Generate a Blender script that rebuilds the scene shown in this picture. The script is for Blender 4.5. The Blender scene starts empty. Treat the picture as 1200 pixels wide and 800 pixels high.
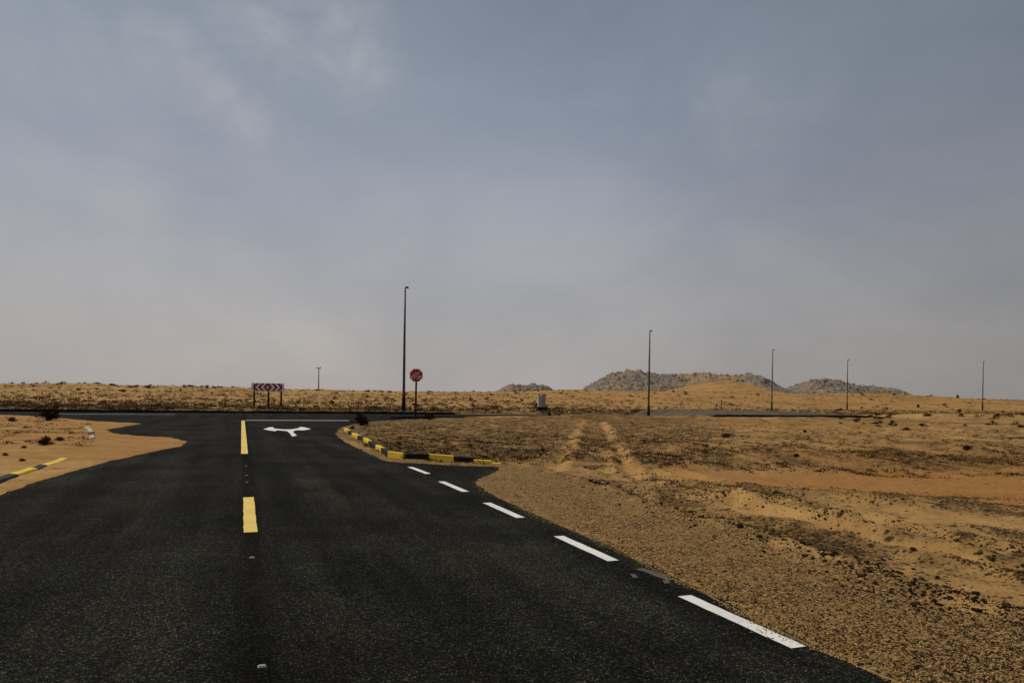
import bpy, bmesh, math, random
import numpy as np
from mathutils import Vector, Matrix

# ------------------------------------------------------------------ camera, sky, sun, exposure
S = bpy.context.scene
C = S.collection
F, HOR, CAMH, ROLL = 860.0, 464.5, 1.6, math.radians(0.9)   # focal length (px of a 1200 px frame), horizon, eye height, roll
cr, sr = math.cos(ROLL), math.sin(ROLL)
cam = bpy.data.cameras.new('camera'); camo = bpy.data.objects.new('camera', cam); C.objects.link(camo)
cam.sensor_width = 36; cam.lens = 36 * F / 1200; cam.shift_y = (HOR - 400) / 1200
cam.clip_start = 0.05; cam.clip_end = 20000
camo.matrix_world = Matrix(((cr, -sr, 0, 0), (0, 0, -1, 0), (sr, cr, 0, CAMH), (0, 0, 0, 1)))
S.camera = camo
S.render.resolution_x, S.render.resolution_y = 1024, 682
S.view_settings.view_transform = 'Standard'; S.view_settings.look = 'None'
S.view_settings.gamma = 1.0; S.view_settings.exposure = -0.30

SUN_EL, SUN_AZ = math.radians(52), math.radians(-62)        # azimuth from the view axis (+Y), negative = left
sd = Vector((math.sin(SUN_AZ) * math.cos(SUN_EL), math.cos(SUN_AZ) * math.cos(SUN_EL), math.sin(SUN_EL)))
sun = bpy.data.lights.new('sun', 'SUN'); sun.energy = 3.2; sun.angle = math.radians(0.6); sun.color = (1.0, 0.915, 0.775)
suno = bpy.data.objects.new('sun', sun); C.objects.link(suno)
suno.rotation_euler = (-sd).to_track_quat('-Z', 'Y').to_euler()

world = bpy.data.worlds.new('World'); S.world = world; world.use_nodes = True
class NT:
    """tiny node helper"""
    def __init__(s, nt): s.nt = nt; nt.nodes.clear()
    def n(s, typ, ins=None, **kw):
        nd = s.nt.nodes.new(typ)
        for k, v in kw.items(): setattr(nd, k, v)
        for k, v in (ins or {}).items():
            sock = nd.inputs[k]
            if isinstance(v, bpy.types.NodeSocket): s.nt.links.new(v, sock)
            else: sock.default_value = v
        return nd
    def math(s, op, a, b=0.0, c=0.0, clamp=False):
        return s.n('ShaderNodeMath', {0: a, 1: b, 2: c}, operation=op, use_clamp=clamp).outputs[0]
    def mix(s, f, a, b, blend='MIX'):
        nd = s.n('ShaderNodeMix', data_type='RGBA', blend_type=blend)
        for i, v in ((0, f), (6, a), (7, b)):
            if isinstance(v, bpy.types.NodeSocket): s.nt.links.new(v, nd.inputs[i])
            else: nd.inputs[i].default_value = v if i == 0 or len(v) == 4 else (*v, 1)
        return nd.outputs[2]
    def ramp(s, f, stops, interp='LINEAR'):
        nd = s.n('ShaderNodeValToRGB', {0: f}); cr_ = nd.color_ramp; cr_.interpolation = interp
        while len(cr_.elements) < len(stops): cr_.elements.new(0.5)
        for e, (p, c) in zip(cr_.elements, stops):
            e.position = p; e.color = (*c, 1) if not isinstance(c, float) else (c, c, c, 1)
        return nd.outputs[0]
    def noise(s, vec, scale, detail=4, rough=0.55, dist=0.0, out=0):
        return s.n('ShaderNodeTexNoise', {'Vector': vec, 'Scale': scale, 'Detail': detail, 'Roughness': rough, 'Distortion': dist}).outputs[out]
    def remap(s, v, a, b, c=0.0, d=1.0):
        return s.n('ShaderNodeMapRange', {0: v, 1: a, 2: b, 3: c, 4: d}, interpolation_type='SMOOTHSTEP').outputs[0]
    def vscale(s, v, sc, rot=0.0):
        return s.n('ShaderNodeMapping', {'Vector': v, 'Scale': sc, 'Rotation': (0, 0, rot)}).outputs[0]

w = NT(world.node_tree)
tc = w.n('ShaderNodeTexCoord').outputs['Generated']
dirn = w.n('ShaderNodeVectorMath', {0: tc}, operation='NORMALIZE').outputs[0]
sep = w.n('ShaderNodeSeparateXYZ', {0: dirn})
nish = w.n('ShaderNodeTexSky', sky_type='NISHITA', sun_disc=False, sun_elevation=SUN_EL, sun_rotation=SUN_AZ,
           dust_density=3.0, air_density=1.0, ozone_density=1.0, altitude=100)
grad = w.ramp(w.math('MAXIMUM', sep.outputs[2], 0.0), [
    (0.0, (.435, .405, .388)), (0.07, (.425, .404, .398)), (0.17, (.392, .396, .424)), (0.29, (.318, .348, .410)), (0.42, (.252, .300, .366)), (0.62, (.16, .20, .25)), (1.0, (.12, .16, .21))])
# thin, low-contrast mottling of the haze
mot = w.noise(w.vscale(dirn, (1, 1, 2.0)), 3.0, 6, 0.55, 0.3)
grad = w.mix(1.0, grad, w.ramp(mot, [(0.3, (.88, .895, .92)), (0.7, (1.12, 1.105, 1.08))]), 'MULTIPLY')
# the right-hand side of the sky (away from the sun) is deeper
azf = w.remap(sep.outputs[0], 0.0, 0.62, 1.06, 0.74)
grad = w.mix(1.0, grad, w.n('ShaderNodeCombineColor', {0: azf, 1: azf, 2: azf}).outputs[0], 'MULTIPLY')
skyc = w.mix(1.0, grad, w.n('ShaderNodeVectorMath', {0: nish.outputs[0], 3: 0.009}, operation='SCALE').outputs[0], 'ADD')
# wisps of high cloud, placed by direction
def sdir(px, py):
    u, v = (px - 600) / F, (HOR - py) / F
    return Vector((u * cr - v * sr, 1, u * sr + v * cr)).normalized()
wisp = w.noise(w.vscale(dirn, (2.0, 1, 2.6)), 4.2, 10, 0.62, 0.8)
wm = None
warp = w.n('ShaderNodeVectorMath', {0: w.noise(dirn, 5.0, 5, 0.6, 0, 1), 1: (-.5, -.5, -.5)}, operation='ADD').outputs[0]
wdir = w.n('ShaderNodeVectorMath', {0: warp, 1: (.12, .12, .12), 2: dirn}, operation='MULTIPLY_ADD').outputs[0]
for px, py, rad, amp in ((40, 40, .09, .28), (100, 52, .07, .5), (160, 66, .06, .75), (215, 88, .055, .75), (255, 118, .05, .85), (285, 150, .045, .9), (318, 172, .04, .5),
                         (330, 30, .09, .7), (385, 40, .07, .9), (410, 62, .055, .8), (400, 100, .04, .55), (125, 240, .06, .7), (90, 105, .05, .35), (120, 160, .09, .2),
                         (470, 255, .09, .25), (560, 290, .1, .28), (860, 160, .06, .3), (60, 220, .08, .3)):
    d = w.n('ShaderNodeVectorMath', {0: wdir, 1: sdir(px, py)}, operation='DISTANCE').outputs[1]
    m_ = w.remap(d, rad * 1.35, 0.0, 0.0, amp)
    wm = m_ if wm is None else w.math('MAXIMUM', wm, m_)
cl = w.math('MULTIPLY', wm, w.remap(wisp, 0.25, 0.80))
gen = w.math('MULTIPLY', w.remap(wisp, 0.5, 0.85), 0.12)
skyc = w.mix(w.math('ADD', cl, gen, clamp=True), skyc, (.50, .52, .55))
bg = w.n('ShaderNodeBackground', {'Color': skyc, 'Strength': 1.0})
w.n('ShaderNodeOutputWorld', {0: bg.outputs[0]})

# ------------------------------------------------------------------ helpers
rnd = random.Random(5)
R0 = np.random.RandomState(11)

def G(px, py, z=0.0):
    """world ground point seen at photo pixel (px, py) on level z"""
    u, v = (px - 600) / F, (HOR - py) / F
    X, Z = u * cr - v * sr, u * sr + v * cr
    k = (z - CAMH) / Z
    return Vector((X * k, k, z))

def at(px, depth, z=0.0):
    """world point at depth along +Y standing on the column px"""
    return Vector(((px - 600) / F * depth, depth, z))

def yhz(px): return HOR + (px - 600) * math.tan(ROLL)

def link(name, mesh, mat=None, parent=None, **props):
    o = bpy.data.objects.new(name, mesh); C.objects.link(o)
    if mat and not mesh.materials: mesh.materials.append(mat)
    if parent: o.parent = parent
    for k, v in props.items(): o[k] = v
    return o

def bmo(name, bm, mat=None, parent=None, smooth=False, **props):
    me = bpy.data.meshes.new(name); bm.to_mesh(me); bm.free()
    if smooth:
        for p in me.polygons: p.use_smooth = True
    return link(name, me, mat, parent, **props)

def empty(name, loc=(0, 0, 0), rz=0.0, **props):
    o = bpy.data.objects.new(name, None); o.location = loc; o.rotation_euler = (0, 0, rz); o.empty_display_size = 0.2
    C.objects.link(o)
    for k, v in props.items(): o[k] = v
    return o

def add_box(bm, c, s, rz=0.0):
    r = bmesh.ops.create_cube(bm, size=1.0)
    m = Matrix.Translation(c) @ Matrix.Rotation(rz, 4, 'Z') @ Matrix.Diagonal((*s, 1))
    bmesh.ops.transform(bm, matrix=m, verts=r['verts']); return r['verts']

def add_tube(bm, pts, rads, seg=10, cap=True):
    rings = []
    for i, p in enumerate(pts):
        p = Vector(p)
        a = Vector(pts[max(0, i - 1)]); b = Vector(pts[min(len(pts) - 1, i + 1)])
        d = (b - a).normalized()
        up = Vector((0, 0, 1)) if abs(d.z) < 0.9 else Vector((1, 0, 0))
        s1 = d.cross(up).normalized(); s2 = d.cross(s1)
        rings.append([bm.verts.new(p + (s1 * math.cos(2 * math.pi * k / seg) + s2 * math.sin(2 * math.pi * k / seg)) * rads[i]) for k in range(seg)])
    for a, b in zip(rings, rings[1:]):
        for k in range(seg): bm.faces.new((a[k], a[(k + 1) % seg], b[(k + 1) % seg], b[k]))
    if cap:
        bm.faces.new(rings[0][::-1]); bm.faces.new(rings[-1])

def prism(bm, poly, y0, y1):
    """polygon given in x, z, extruded from y0 to y1"""
    a = [bm.verts.new((x, y0, z)) for x, z in poly]; b = [bm.verts.new((x, y1, z)) for x, z in poly]
    bm.faces.new(a); bm.faces.new(b[::-1]); n = len(poly)
    for i in range(n): bm.faces.new((a[(i + 1) % n], a[i], b[i], b[(i + 1) % n]))

def np_mesh(name, verts, faces):
    """fast mesh from arrays (faces: n x k)"""
    me = bpy.data.meshes.new(name); k = faces.shape[1]
    me.vertices.add(len(verts)); me.vertices.foreach_set('co', verts.astype(np.float32).ravel())
    me.loops.add(faces.size); me.loops.foreach_set('vertex_index', faces.astype(np.int32).ravel())
    me.polygons.add(len(faces)); me.polygons.foreach_set('loop_start', np.arange(0, faces.size, k, dtype=np.int32))
    me.update(calc_edges=True); return me

# vectorised gradient noise
PERM = R0.permutation(4096)
GR = R0.uniform(0, 2 * np.pi, 4096); GX, GY = np.cos(GR), np.sin(GR)
def pn(x, y, seed=0):
    x = np.asarray(x, float) + seed * 17.13; y = np.asarray(y, float) - seed * 9.71
    xi, yi = np.floor(x).astype(int), np.floor(y).astype(int); xf, yf = x - xi, y - yi
    u = xf ** 3 * (xf * (xf * 6 - 15) + 10); v = yf ** 3 * (yf * (yf * 6 - 15) + 10)
    def g(a, b):
        h = PERM[(PERM[(xi + a) & 4095] + yi + b) & 4095]
        return GX[h] * (xf - a) + GY[h] * (yf - b)
    return ((g(0, 0) * (1 - u) + g(1, 0) * u) * (1 - v) + (g(0, 1) * (1 - u) + g(1, 1) * u) * v) * 1.5
def fbm(x, y, oct=4, seed=0, gain=0.5):
    s, a = 0, 1.0
    for i in range(oct): s = s + a * pn(x * 2 ** i, y * 2 ** i, seed + i * 3); a *= gain
    return s
def sst(a, b, x): t = np.clip((x - a) / (b - a), 0, 1); return t * t * (3 - 2 * t)

# ------------------------------------------------------------------ road outline (visible edge of the asphalt)
VPX = 285.0
RA = math.atan((VPX - 600) / F)                    # bearing of the road from the view axis
RD = np.array([math.sin(RA), math.cos(RA)])        # along the road
RN = np.array([math.cos(RA), -math.sin(RA)])       # to the right of it
def rc(s, t): return RD * s + RN * t               # road frame -> world xy
Y_FAR = 60.7
def road_frame(x, y): return x * RD[0] + y * RD[1], x * RN[0] + y * RN[1]

near_pix_right = [(392, 507), (396, 512), (404, 518), (417, 524.5), (432, 532), (446, 538.5), (460, 541.5), (500, 543.5), (545, 546), (588, 547.5),
                  (576, 554), (560, 560), (555, 566), (566, 575), (600, 592), (640, 610), (700, 635), (760, 664), (830, 698), (900, 733), (960, 762), (1050, 800)]
far_pix_right = [(660, 490), (640, 488), (600, 487.5), (560, 488), (520, 489.5), (480, 491.5), (440, 493.5), (415, 496.5), (400, 500.5)]
left_pix = [(0, 581), (50, 563), (125, 541.5), (200, 525), (213, 523), (221, 517), (202, 512.5), (165, 511), (137, 508), (124, 503.5), (148, 499.5), (167, 496), (112, 493.5), (70, 489.5), (30, 487), (0, 486)]
P = [tuple(rc(Y_FAR, -140)), tuple(rc(Y_FAR, 60)), tuple(rc(Y_FAR - 4, 57)), tuple(rc(Y_FAR - 8, 59)), tuple(rc(Y_FAR - 10.5, 56)), tuple(rc(Y_FAR - 10.6, 35))]
P += [tuple(G(x, y)[:2]) for x, y in far_pix_right] + [tuple(G(x, y)[:2]) for x, y in near_pix_right]
P += [tuple(rc(0, 4.25)), tuple(rc(-40, 4.3)), tuple(rc(-40, -5.0)), tuple(rc(0, -5.0)), tuple(rc(7.0, -4.9)), tuple(rc(9.5, -4.3))]
P += [tuple(G(x, y)[:2]) for x, y in left_pix] + [tuple(rc(Y_FAR - 10.3, -60)), tuple(rc(Y_FAR - 10.3, -140))]
P = np.array(P)

cross_near = Y_FAR - 10.9
def rpts(l): return [tuple(rc(s, t)) for s, t in l]
APP = np.array(rpts([(-40, -5.6), (-40, 4.9), (14, 4.9), (19, 6.5), (24, 14), (30, 15), (cross_near, 22), (cross_near, -26), (40, -20), (30, -10), (24, -6.5), (16, -5.6)]))
def sdist(x, y, poly=P):
    """signed distance to the outline, negative inside"""
    d = np.full(x.shape, 1e18); ins = np.zeros(x.shape, bool); n = len(poly)
    for i in range(n):
        ax, ay = poly[i]; bx, by = poly[(i + 1) % n]; ex, ey = bx - ax, by - ay
        t = np.clip(((x - ax) * ex + (y - ay) * ey) / (ex * ex + ey * ey + 1e-12), 0, 1)
        d = np.minimum(d, (x - ax - t * ex) ** 2 + (y - ay - t * ey) ** 2)
        c = ((ay > y) != (by > y)); ins ^= c & (x < ex * (y - ay) / (ey if abs(ey) > 1e-12 else 1e-12) + ax)
    return np.where(ins, -1, 1) * np.sqrt(d)

# ------------------------------------------------------------------ terrain height
SKX = [-400, 0, 60, 110, 150, 200, 250, 300, 340, 400, 450, 500, 560, 600, 640, 680, 720, 760, 800, 900, 950, 1000, 1050, 1100, 1150, 1200, 1600]
SKY = [447, 450.5, 450, 449.5, 452.5, 453, 454, 455, 456.5, 458, 459, 459.5, 460, 459, 457.5, 457, 458, 459, 459, 460, 461, 461.5, 462, 465, 467.5, 469, 474]
R_CREST = 180.0
def calmf(x, y):
    c = 0
    for cx, cy, rx, ry, rot, am in ((930, 556, 5, 2.0, -.1, 1.3), (1110, 566, 5, 1.9, -.2, 1.2), (1100, 610, 3.5, .7, -.1, 1), (1010, 600, 2, .5, -.1, .7), (700, 484, 14, 2.2, 0, .9), (900, 493, 16, 2.5, 0, .9)):
        gx, gy = G(cx, cy)[:2]; co, si = math.cos(rot), math.sin(rot)
        a = (x - gx) * co + (y - gy) * si; b = -(x - gx) * si + (y - gy) * co
        c = c + am * np.exp(-(a / rx) ** 2 - (b / ry) ** 2)
    return np.clip(c, 0, 1)
def height(x, y, sdv=None, detail=True):
    x = np.asarray(x, float); y = np.asarray(y, float)
    if sdv is None: sdv = sdist(x, y)
    ys = np.maximum(y, 1.0); r = np.hypot(x, y)
    px = np.where(y > 0.3 * np.abs(x), 600 + F * x / ys, np.where(x > 0, 1600, -400)); px = np.clip(px, -400, 1600)
    zc = CAMH + (HOR + (px - 600) * math.tan(ROLL) - np.interp(px, SKX, SKY)) / F * R_CREST
    dep = np.where(y > 0.3 * np.abs(x), y, r)
    st = np.interp(px, [0, 500, 600, 750, 1000, 1200], [64, 66, 84, 96, 138, 148])
    t = sst(0, 1, (dep - st) / (R_CREST - st))
    z = zc * t
    z = z - 0.45 * zc * sst(R_CREST + 6, R_CREST + 50, dep)
    z = z + t * (fbm(x / 22, y / 9, 4, 3) * 0.30) * (1 + 1.2 * sst(190, 400, dep))
    # sand dune in front of the rocky hills, and a broad far swell
    bx, by = at(842, 380)[:2]
    z = z + 7.4 * np.exp(-((x - bx) / 24) ** 2 - ((y - by) / 60) ** 2) * (1 + .12 * fbm(x / 9, y / 9, 3, 8))
    bx, by = at(905, 400)[:2]
    z = z + 2.4 * np.exp(-((x - bx) / 60) ** 2 - ((y - by) / 60) ** 2)
    z = z + 1.5 * sst(450, 1500, r) * (fbm(x / 300, y / 300, 3, 4))
    # raised verge beyond the crossing road
    s, tt = road_frame(x, y)
    z = z + 0.14 * sst(Y_FAR + 0.2, Y_FAR + 5, s) * (1 - sst(90, 130, s)) * (1 + .5 * fbm(x / 7, y / 4, 3, 5)) * (1 - .6 * sst(20, 60, tt))
    # right-hand sand plain
    away = sst(0.0, 6.0, sdv)
    near = 1 - sst(60, 90, dep)
    right = sst(3.6, 6.2, tt) * sst(-Y_FAR, -Y_FAR + 12, -s)
    calm_ = (1 - .85 * calmf(x, y)) * (.45 + .55 * sst(13, 22, y))
    z = z + calm_ * right * away * near * (0.13 * fbm(s / 5.5, tt / 2.2, 4, 21) + 0.05 * fbm(s / 2.2, tt / .8, 3, 23) + 0.03)
    # sand shoulder drift hiding the crossing road
    gx, gy = G(700, 492)[:2]; s1, t1 = road_frame(gx, gy)
    z = z + 0.34 * np.exp(-((tt - t1) / 5.5) ** 2 - ((s - (Y_FAR - 13.5)) / 2.2) ** 2)
    gx, gy = G(900, 492)[:2]; s1, t1 = road_frame(gx, gy)
    z = z + 0.10 * np.exp(-((tt - t1) / 14) ** 2 - ((s - (Y_FAR - 16)) / 4) ** 2)
    z = z + 0.22 * sst(25, 32, tt) * sst(Y_FAR - 20, Y_FAR - 12.5, s) * (1 - sst(Y_FAR - 11.6, Y_FAR - 10.9, s)) * (1 + .25 * fbm(x / 4, y / 3, 2, 18))
    z = z + 0.30 * sst(56, 60, tt) * sst(Y_FAR - 18, Y_FAR - 9, s) * (1 - sst(Y_FAR, Y_FAR + 8, s)) * (1 + .5 * fbm(x / 5, y / 4, 3, 19))
    # the orange hollow and its rim
    gx, gy = G(1010, 552)[:2]
    z = z - 0.22 * np.exp(-(((x - gx) * .95 + (y - gy) * .3) / 6.5) ** 2 - (((y - gy) * .95 - (x - gx) * .3) / 3.2) ** 2)
    gx, gy = G(1120, 588)[:2]
    z = z + 0.05 * np.exp(-((x - gx) / 5.5) ** 2 - ((y - gy + (x - gx) * .18) / 1.0) ** 2)
    gx, gy = G(1290, 520)[:2]
    z = z + 0.5 * np.exp(-((x - gx) / 9) ** 2 - ((y - gy) / 5) ** 2)
    # bank of pushed-up gravel along the shoulder
    if detail:
        bl = bankline(x, y)
        on = (y > 2) & (y < 26) & (x > 0)
        z = z + np.where(on, 0.07 * np.exp(-(bl / .28) ** 2) * (1 + fbm(x * 1.1, y * 1.1, 3, 9)), 0)
        for (a, b) in TRACKS:
            dseg = segd(x, y, a, b)
            z = z - np.where(y > 2, 0.08 * np.exp(-(dseg / .17) ** 2) - 0.05 * np.exp(-((dseg - .34) / .13) ** 2), 0)
        # islands: low mounds on the left
        left = sst(-2.0, -5.5, tt) * sst(Y_FAR, Y_FAR - 14, s) * sst(2, 9, s)
        z = z + left * (0.05 + 0.06 * fbm(x / 3, y / 2.2, 4, 31)) * sst(0.2, 3, sdv)
        z = z + np.where(sdv > 0.2, (fbm(x * 1.6, y * 1.6, 3, 41) * 0.018 + fbm(x * 6, y * 6, 2, 44) * 0.006) * (r < 90), 0)
    if APP is not None:
        ov = (sdist(x, y, APP) < .6) | ((s > cross_near - .6) & (s < Y_FAR + .9))
        z = np.where(ov & (sdv > 0), np.maximum(z, -.004 + .01 * pn(x * 3, y * 3, 66)), z)
    # meet the asphalt
    e = sst(-0.14, 0.14, sdv + (0.028 + 0.05 * sst(14, 30, r)) * fbm(x * 2.2, y * 2.2, 4, 51, .65))
    lip = 0.022 + 0.012 * pn(x * 2, y * 2, 61)
    z = np.where(sdv < 3.0, (z * sst(0.0, 3.0, sdv) + lip) * e - 0.05 * (1 - e), z + lip)
    return z

BANKPIX = [(590, 545), (625, 549), (660, 560), (702, 569), (742, 588), (800, 608), (870, 624), (930, 645), (1000, 670), (1070, 694), (1140, 712), (1230, 730), (1400, 770)]
BANK = np.array([G(a, b)[:2] for a, b in BANKPIX])
def segd(x, y, a, b):
    ax, ay = a; ex, ey = b[0] - ax, b[1] - ay
    t = np.clip(((x - ax) * ex + (y - ay) * ey) / (ex * ex + ey * ey), 0, 1)
    return np.hypot(x - ax - t * ex, y - ay - t * ey)
def bankline(x, y):
    """signed distance to the bank line; negative on the road side"""
    d = np.full(np.shape(x), 1e9); sg = np.zeros(np.shape(x))
    for i in range(len(BANK) - 1):
        a, b = BANK[i], BANK[i + 1]; dd = segd(x, y, a, b)
        c = (b[0] - a[0]) * (y - a[1]) - (b[1] - a[1]) * (x - a[0])
        m = dd < d; d = np.where(m, dd, d); sg = np.where(m, np.sign(c), sg)
    return d * sg
def pl(pts): q = [tuple(G(a, b)[:2]) for a, b in pts]; return list(zip(q, q[1:]))
TRACKS = pl([(648, 552), (664, 525), (676, 505), (682, 494)]) + pl([(742, 556), (726, 530), (712, 508), (704, 496)]) + \
         pl([(790, 585), (850, 590), (960, 618), (1100, 655), (1220, 680)]) + pl([(700, 548), (800, 568), (900, 590), (1010, 615), (1200, 650)]) + \
         pl([(780, 545), (860, 566), (930, 580), (1060, 596)])

# polar grid round the camera: about one vertex per couple of pixels everywhere
azs = np.concatenate([np.arange(-180, -46, 3.0), np.arange(-46, 46, 0.15), np.arange(46, 180, 3.0)]); azs = np.radians(azs)
rs = [0.6]
while rs[-1] < 6000: rs.append(rs[-1] * (1.0115 if rs[-1] > 3.0 else 1.08) if rs[-1] < 700 else rs[-1] * 1.05)
rs = np.array(rs)
AZ, RR = np.meshgrid(azs, rs); TX, TY = RR * np.sin(AZ), RR * np.cos(AZ)
SDV = sdist(TX, TY); TZ = height(TX, TY, SDV)
nr, na = TX.shape
idx = np.arange(nr * na).reshape(nr, na)
q = np.stack([idx[:-1, :], np.roll(idx, -1, 1)[:-1, :], np.roll(idx, -1, 1)[1:, :], idx[1:, :]], -1).reshape(-1, 4)
ci = nr * na
verts = np.concatenate([np.stack([TX, TY, TZ], -1).reshape(-1, 3), [[0, 0, -0.05]]])
q = np.concatenate([q[:, ::-1]])
gme = np_mesh('ground', verts, q)
# zone weights: R gravel shoulder, G orange sand, B dark grit; A unused
px = np.where(TY > 1, 600 + F * TX / np.maximum(TY, 1), -999); dep = np.maximum(TY, 1)
py = HOR + (px - 600) * math.tan(ROLL) + F * CAMH / dep
S_, T_ = road_frame(TX, TY)
bl = bankline(TX, TY); wob = fbm(TX * .9, TY * .9, 4, 71)
grav = (T_ > 2.5) * sst(0.35, -0.25, bl + .35 * wob) * (TY < 26)
grav = np.where((T_ > 3.5) & (TY <= 4.5), 1.0, grav)
orange = np.zeros_like(TX)
def blob(cx, cy, rx, ry, rot=0.0):
    gx, gy = G(cx, cy)[:2]; c, s_ = math.cos(rot), math.sin(rot)
    a = (TX - gx) * c + (TY - gy) * s_; b = -(TX - gx) * s_ + (TY - gy) * c
    return np.exp(-(a / rx) ** 2 - (b / ry) ** 2)
orange = np.maximum(orange, blob(1150, 556, 6.0, 3.4, -.15))
orange = np.maximum(orange, blob(930, 556, 5, 2.0, -.1) * .5)
orange = np.maximum(orange, blob(900, 497, 16, 3.0, -.1) * .9)
orange = np.maximum(orange, blob(1120, 562, 6.5, 2.4, -.2) * 1.3)
orange = np.maximum(orange, blob(1300, 545, 9, 5, -.2) * 1.2)
orange = np.maximum(orange, blob(1160, 575, 4, 1.6, -.2))
orange = np.maximum(orange, .28 * sst(66, 120, dep) * (px > 560))
orange = np.maximum(orange, .55 * (T_ < -1) * (S_ < 52) * (1 + .6 * fbm(TX / 5, TY / 1.2, 4, 78)))
orange = np.maximum(orange, .75 * sst(140, 200, dep) * sst(1040, 1100, px))
rimy = np.interp(px, [700, 800, 900, 1000, 1100, 1200, 1400], [540, 560, 568, 575, 584, 600, 632])
inh = sst(rimy + 1, rimy - 5, py) * sst(528, 545, py)
orange = np.where(py > rimy, orange * .15, orange)
orange = np.maximum(orange, inh * (.5 * sst(810, 850, px) + .6 * sst(980, 1090, px)))
orange = np.clip(orange * (1 + .5 * fbm(TX / 3, TY / 2, 3, 77)), 0, 1)
grit = np.zeros_like(TX)
strip = fbm(S_ / 6, T_ / .9, 4, 81)
grit = np.maximum(grit, sst(.0, .5, strip) * (bl > 0) * (TY < 40) * (TY > 3) * .75)
grit = np.maximum(grit, blob(1060, 578, 6.5, .9, -.22) * 1.1)
grit = np.maximum(grit, blob(840, 575, 2.5, .8, -.5) * 1.0)
grit = np.maximum(grit, blob(800, 512, 9, 2.2, -.3) * .8)
grit = np.maximum(grit, blob(600, 508, 7, 5, 0) * .9)
grit = np.maximum(grit, blob(500, 508, 5, 8, 0) * .9)
grit = np.maximum(grit, blob(660, 520, 5, 4, 0) * .7)
grit = np.maximum(grit, blob(1100, 535, 6, 1.5, -.1) * .45)
grit = np.maximum(grit, blob(1120, 497, 22, 3.0, -.1) * .9)
grit = np.where(S_ > Y_FAR, 1.0 * sst(76 + 0 * TX, 64, S_) + .5 * sst(-.1, .5, fbm(TX / 16, TY / 10, 4, 85)), grit)
grit = np.where(S_ > 110, grit * .7, grit)
spk = np.maximum(blob(1010, 531, 5, 1.1, -.1), blob(1175, 537, 4, 1.1, -.1))
grit = np.maximum(grit, spk)
grit = grit * (1 - .8 * np.clip(blob(930, 552, 5, 1.6, -.1) + blob(1100, 610, 3, .6, -.1) + blob(720, 480, 14, 2, 0), 0, 1))
for (a, b) in TRACKS: grit = grit * (1 - .7 * np.exp(-(segd(TX, TY, a, b) / .22) ** 2) * (TY > 2))
grit = np.where((T_ < -1) & (S_ < 52), .5 * sst(.05, .6, fbm(TX / 2.5, TY / 1.5, 4, 88)) * sst(1.0, 4.0, SDV), grit)
plain = (T_ > 3.5) * (S_ < 49) * (bl > 0.1) * (TY > 3)
calm = calmf(TX, TY)
rim = np.exp(-((py - rimy - 4) / 6.5) ** 2) * sst(790, 860, px) * (TY > 5)
ridges = sst(-.12, .22, fbm(S_ / 9, bl * 2.4, 4, 97)) * (bl > .15) * sst(5.5, 3.0, bl) * sst(1150, 950, px) * (TY > 6) * (TY < 24) * (py > rimy + 6)
calm0 = np.clip(1.2 * blob(930, 555, 5, 1.8, -.1) + 1.1 * blob(1110, 566, 5, 1.8, -.2) + blob(1100, 610, 3.5, .7, -.1) + .9 * blob(720, 484, 14, 2.5, 0) + .8 * blob(900, 495, 16, 3, 0) + .7 * blob(1060, 552, 6, 2, -.15), 0, 1)
grit = np.maximum(grit, plain * (1 - .9 * calm) * (.22 + .45 * sst(-.1, .4, fbm(S_ / 6, T_ / 1.4, 4, 93)) + .5 * sst(.0, .35, fbm(S_ / 12, T_ / .42, 3, 94)) * (TY < 22) + .38 * sst(860, 740, px) * (TY > 14) * 1.6))
for (a, b) in TRACKS: grit = grit * (1 - .75 * np.exp(-(segd(TX, TY, a, b) / .28) ** 2) * (TY > 2))
for (a, b) in TRACKS[:6]: grit = grit * (1 - .85 * sst(-.25, .2, fbm(TX * .7, TY * .5, 3, 99)) * np.exp(-(segd(TX + .25 * fbm(TX / 2, TY / 2, 2, 12), TY, a, b) / .26) ** 2) * (TY > 2))
grit = np.maximum(grit * (1 - .8 * inh * (px > 830) * (py > 545)), np.maximum(.95 * rim, .9 * ridges))
grit = np.clip(grit * (.9 + .7 * wob), 0, 1)
attr = gme.color_attributes.new('zone', 'FLOAT_COLOR', 'POINT')
colr = np.zeros((len(verts), 4), np.float32); colr[:-1, 0] = grav.ravel(); colr[:-1, 1] = orange.ravel(); colr[:-1, 2] = grit.ravel(); colr[:, 3] = 1
attr.data.foreach_set('color', colr.ravel())
for p in (gme.polygons,): p.foreach_set('use_smooth', np.ones(len(gme.polygons), bool))

def zat(x, y): return float(height(np.array([x]), np.array([y]))[0])
def zats(x, y): return height(np.asarray(x), np.asarray(y))

# ------------------------------------------------------------------ materials
def mat(name, rough=0.85, color=None, spec=0.2, metal=0.0, build=None):
    m = bpy.data.materials.new(name); m.use_nodes = True; t = NT(m.node_tree)
    b = t.n('ShaderNodeBsdfPrincipled', {'Roughness': rough, 'Specular IOR Level': spec, 'Metallic': metal})
    t.n('ShaderNodeOutputMaterial', {0: b.outputs[0]})
    if color: b.inputs['Base Color'].default_value = (*color, 1)
    if build: build(t, b)
    return m
def setc(t, b, c): t.nt.links.new(c, b.inputs['Base Color'])
def bump(t, b, h, dist, strength=1.0):
    nd = t.n('ShaderNodeBump', {'Strength': strength, 'Distance': dist, 'Height': h}); t.nt.links.new(nd.outputs[0], b.inputs['Normal'])

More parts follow.
